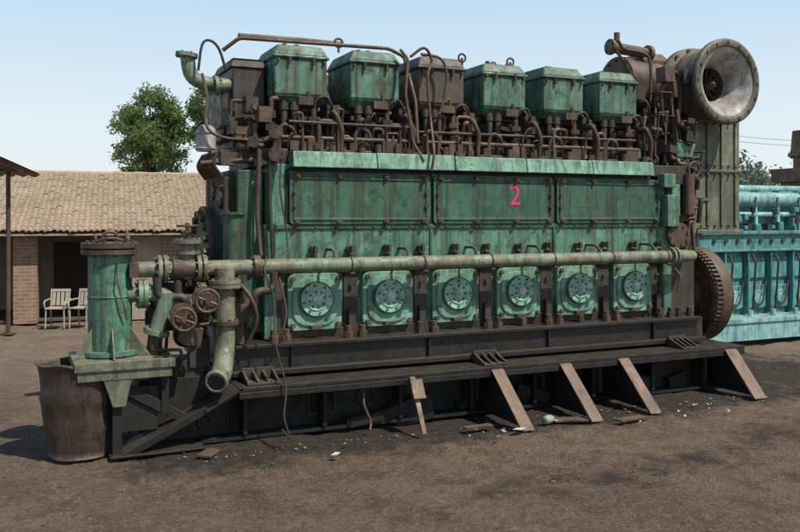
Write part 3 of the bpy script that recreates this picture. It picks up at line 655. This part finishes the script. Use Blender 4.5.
def tree(name,pos,zlo,zhi,rad,seed,n=16000,size=.062,nc=60):
    rg=random.Random(seed);e=empty(name,tuple(pos));t=MB();f=MB();base=Vector(pos);mid=(zlo+zhi)/2;hh=(zhi-zlo)/2
    t.tube([base,base+Vector((.1,0,zlo*.5)),base+Vector((0,.1,zlo)),base+Vector((.1,.1,mid))],.16*rad/1.5,8)
    cs=[]
    for i in range(nc):
        d=Vector((rg.gauss(0,1),rg.gauss(0,1),rg.gauss(0,1))).normalized()*rg.uniform(.25,.95)
        w=1-.25*max(0,d.z)
        cs.append(base+Vector((d.x*rad*w,d.y*rad*w,mid+d.z*hh*.95)))
    for i,c in enumerate(cs):
        t.tube([base+Vector((0,.1,zlo*.8+rg.random()*.3)),(base+Vector((0,0,mid*.9))+c)/2,c],.022,5,3)
        r=rad*rg.uniform(.13,.32);leaves(f,c,r,r*.85,int(n/nc*(r/rad/.22)**2),size,rg)
    fin(t,'trunk_and_limbs',barkm,e);fin(f,'foliage',leaf,e)
tree('neem_tree',cam(-8.15,28),2.0,6.35,1.65,3,18000,nc=74)
tree('neem_tree.001',cam(-5.95,27),3.6,6.1,1.1,12,8000,nc=40)
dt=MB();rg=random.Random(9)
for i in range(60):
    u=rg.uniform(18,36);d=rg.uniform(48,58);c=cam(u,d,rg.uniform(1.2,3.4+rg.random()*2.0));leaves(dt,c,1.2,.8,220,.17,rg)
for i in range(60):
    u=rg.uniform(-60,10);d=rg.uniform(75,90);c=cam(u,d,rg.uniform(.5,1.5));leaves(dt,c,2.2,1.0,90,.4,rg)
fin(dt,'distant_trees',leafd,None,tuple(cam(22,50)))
b=MB();k=N('wire');wire=k.out((.08,.08,.08),.6)
for z in(5.3,5.05): b.tube([cam(13,38,z+.1),cam(19,40,z-.15),cam(27,42,z+.3)],.010,5,6)
fin(b,'power_line',wire,None,tuple(cam(19,40,5)))

# ------------------------------------------------------------------ ground
k=N('dirt')
at=k.n('ShaderNodeAttribute');at.attribute_name='oil'
g1=k.noise(.35,6,.62);g2=k.noise(1.6,9,.78);g3=k.noise(7,7,.8);g4=k.noise(26,5,.8)
c=k.mix(k.rng(g1,.40,.60),(.215,.138,.085),(.300,.205,.132))
c=k.mix(k.rng(g2,.48,.55,0,.60),c,(.150,.096,.062))
c=k.mix(k.rng(g3,.51,.57,0,.50),c,(.36,.26,.175))
c=k.mix(k.rng(k.noise(3.1,9,.82),.53,.59,0,.55),c,(.100,.066,.046))
c=k.mix(k.rng(g4,.535,.60,0,.60),c,(.085,.057,.040))
c=k.mix(k.rng(g4,.47,.41,0,.45),c,(.42,.32,.23))
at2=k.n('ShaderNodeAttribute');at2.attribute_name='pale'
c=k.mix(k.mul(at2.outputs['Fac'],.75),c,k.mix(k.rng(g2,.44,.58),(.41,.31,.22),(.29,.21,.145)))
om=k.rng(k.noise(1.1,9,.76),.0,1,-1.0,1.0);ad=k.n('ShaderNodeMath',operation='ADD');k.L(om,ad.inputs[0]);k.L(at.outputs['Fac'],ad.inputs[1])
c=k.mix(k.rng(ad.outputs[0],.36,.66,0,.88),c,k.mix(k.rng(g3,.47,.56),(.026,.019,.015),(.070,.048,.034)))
h=k.n('ShaderNodeMath',operation='ADD');k.L(k.mul(g3,.8),h.inputs[0]);k.L(k.mul(g4,.40),h.inputs[1]);h2=k.n('ShaderNodeMath',operation='ADD');k.L(h.outputs[0],h2.inputs[0]);k.L(g2,h2.inputs[1])
k.bump(h2.outputs[0],1.0,.16);dirt=k.out(c,.93)
def ground():
    n=340;cx,cy=3.5,6.0
    def mp(i):
        t=(i/(n-1))*2-1;a=abs(t);return math.copysign(a*9 if a<.8 else 7.2+(a-.8)*9+((a-.8)/.2)**4*500,t)
    vs=[];oil=[];pale=[]
    for j in range(n):
        for i in range(n):
            x=cx+mp(i);y=cy+mp(j)
            near=max(0,1-math.hypot(x-cx,y-cy)/30)
            rut=math.sin((x*.25+y)*3.2+noise.noise(Vector((x*.5,y*.5,9)))*2)
            z=(noise.noise(Vector((x*.6,y*.6,0)))*.035+noise.noise(Vector((x*2.5,y*2.5,3)))*.024+noise.noise(Vector((x*7,y*7,5)))*.018+noise.noise(Vector((x*14,y*14,8)))*.013)*near-.020
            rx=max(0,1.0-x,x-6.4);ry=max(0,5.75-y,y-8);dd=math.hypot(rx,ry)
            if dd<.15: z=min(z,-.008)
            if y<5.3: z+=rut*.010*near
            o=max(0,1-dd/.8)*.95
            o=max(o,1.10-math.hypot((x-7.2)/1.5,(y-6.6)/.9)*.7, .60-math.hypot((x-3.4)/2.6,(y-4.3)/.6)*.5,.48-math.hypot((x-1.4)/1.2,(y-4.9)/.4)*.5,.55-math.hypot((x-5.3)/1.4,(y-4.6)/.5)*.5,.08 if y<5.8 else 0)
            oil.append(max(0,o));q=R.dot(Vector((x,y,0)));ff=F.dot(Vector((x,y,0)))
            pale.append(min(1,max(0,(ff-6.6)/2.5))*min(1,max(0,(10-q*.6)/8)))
            vs.append(((x-cx)*S,(y-cy)*S,z*S))
    fs=[(j*n+i,j*n+i+1,(j+1)*n+i+1,(j+1)*n+i) for j in range(n-1) for i in range(n-1)]
    me=bpy.data.meshes.new('ground');me.from_pydata(vs,[],fs)
    for nm,v in(('oil',oil),('pale',pale)):
        a=me.attributes.new(nm,'FLOAT','POINT');a.data.foreach_set('value',v)
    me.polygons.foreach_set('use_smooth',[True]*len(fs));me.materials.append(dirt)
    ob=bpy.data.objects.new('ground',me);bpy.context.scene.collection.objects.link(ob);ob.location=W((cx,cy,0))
ground()
def rock(mb,p,s,rg):
    vs=[];m=Matrix.Rotation(rg.random()*6,3,'Z')
    for (x,y,z) in((1,0,0),(-1,0,0),(0,1,0),(0,-1,0),(0,0,.5),(0,0,-.6),(.6,.6,.2),(-.6,.5,.25)):
        vs.append(Vector(p)+m@Vector((x,y*.8,z))*s*rg.uniform(.75,1.2))
    mb.add(vs,[(0,6,4),(6,2,4),(2,7,4),(7,1,4),(1,3,4),(3,0,4),(0,2,6),(2,1,7),(0,5,2),(2,5,1),(1,5,3),(3,5,0)])
k=N('stone');stn=k.out(k.mix(k.noise(2.5,2),(.26,.18,.12),(.13,.09,.062)),.9)
b=MB();rg=random.Random(4)
for i in range(2600):
    d=3.6+5*rg.random()**1.3;u=rg.uniform(-4.5,5.0);p=cam(u*d/7,d,-.004)
    if 1<p.x<6.2 and p.y>5.9: continue
    rock(b,p,rg.choice((.003,.004,.004,.005,.006,.009)),rg)
for i in range(130):
    x=rg.uniform(1,6.3);rock(b,(x,5.75-abs(rg.gauss(0,.16)),-.004),rg.choice((.006,.008,.012,.018)),rg)
fin(b,'gravel',stn,None,(3.5,5,0))
k=N('scrap_paper');pap=k.out(k.mix(k.noise(6),(.6,.58,.54),(.35,.33,.3)),.8)
b=MB()
for i in range(24):
    x=rg.uniform(2.4,5.4);y=5.5-abs(rg.gauss(0,.2));s=rg.uniform(.01,.025);a=rg.random()*3
    if i==0: x,y,s=3.42,5.36,.06
    if i==1: x,y,s=1.95,5.3,.035
    p=Vector((x,y,.012));b.add([p+Vector((math.cos(a+t)*s*q,math.sin(a+t)*s*q,rg.uniform(0,.02))) for t,q in((0,1),(1.4,.7),(3,1.1),(4.5,.6))],[(0,1,2,3)])
fin(b,'paper_scraps',pap,None,(4,5.4,0))
k=N('bottle_plastic');bp=k.out((.26,.34,.27),.25);b=MB();b.lathe((3.72,5.48,.03),(1,.4,.0),[(0,.0005),(0,.030),(.02,.034),(.07,.034),(.09,.026),(.105,.013),(.12,.013),(.12,.0005)],16)
fin(b,'plastic_bottle',bp,None,(3.7,5.48,0))
b=MB()
for (x,y,sx,sy,a) in((4.42,5.32,.30,.08,.2),(3.95,5.5,.3,.1,-.2),(3.2,5.6,.25,.06,.1),(1.2,5.72,.2,.1,1)):
    b.obox((x,y,.010),(sx,sy,.012),(.05,.03,a))
fin(b,'scrap_plates',rust,None,(3.5,5.5,0))
b=MB();b.tube([(3.05+.07*math.cos(t*.6),4.3+.05*math.sin(t*.6),.010+.003*(t%2)) for t in range(10)],.004,5,3)
fin(b,'wire_loop',dark,None,(3.05,4.3,0))

# ------------------------------------------------------------------ light / camera
az=Vector((.52,-.854,0)).normalized();el=math.radians(55)
sd=Vector((az.x*math.cos(el),az.y*math.cos(el),math.sin(el)))
w=bpy.data.worlds.new('World');bpy.context.scene.world=w;w.use_nodes=True
nt=w.node_tree;bg=nt.nodes['Background'];sky=nt.nodes.new('ShaderNodeTexSky');sky.sky_type='NISHITA';sky.sun_disc=False
sky.sun_elevation=el;sky.sun_rotation=math.atan2(sd.x,sd.y);sky.air_density=1.0;sky.dust_density=2.0;sky.ozone_density=1.5
# humid haze: blend the physical sky with a bright haze gradient by elevation
tc=nt.nodes.new('ShaderNodeTexCoord');sp=nt.nodes.new('ShaderNodeSeparateXYZ');nt.links.new(tc.outputs['Generated'],sp.inputs[0])
cr=nt.nodes.new('ShaderNodeValToRGB');nt.links.new(sp.outputs[2],cr.inputs[0])
el_=cr.color_ramp.elements;el_[0].position=0;el_[0].color=(.90,.95,.94,1);el_[1].position=1;el_[1].color=(.05,.10,.22,1)
e=el_.new(.12);e.color=(.76,.88,.94,1);e=el_.new(.26);e.color=(.54,.74,.93,1);e=el_.new(.45);e.color=(.12,.22,.42,1)
sc_=nt.nodes.new('ShaderNodeVectorMath');sc_.operation='SCALE';sc_.inputs[3].default_value=6.8;nt.links.new(cr.outputs[0],sc_.inputs[0])
mx=nt.nodes.new('ShaderNodeMix');mx.data_type='RGBA';mx.inputs[0].default_value=.85;nt.links.new(sky.outputs[0],mx.inputs[6]);nt.links.new(sc_.outputs[0],mx.inputs[7])
nt.links.new(mx.outputs[2],bg.inputs[0]);bg.inputs[1].default_value=.15
l=bpy.data.lights.new('sun','SUN');l.energy=5.0;l.angle=math.radians(.5);l.color=(1,.95,.84);lo=bpy.data.objects.new('sun',l);bpy.context.scene.collection.objects.link(lo)
lo.rotation_euler=sd.to_track_quat('Z','Y').to_euler();lo.location=(0,-10,20)
cd=bpy.data.cameras.new('camera');cd.lens=38.25;cd.sensor_width=36;cd.clip_end=3000;cd.shift_y=-.0625
co=bpy.data.objects.new('camera',cd);bpy.context.scene.collection.objects.link(co);co.location=W((0,0,1.6))
co.rotation_euler=(math.pi/2,0,math.atan2(-F.x,F.y));bpy.context.scene.camera=co
sc=bpy.context.scene;sc.view_settings.view_transform='Standard';sc.view_settings.look='None';sc.view_settings.exposure=0
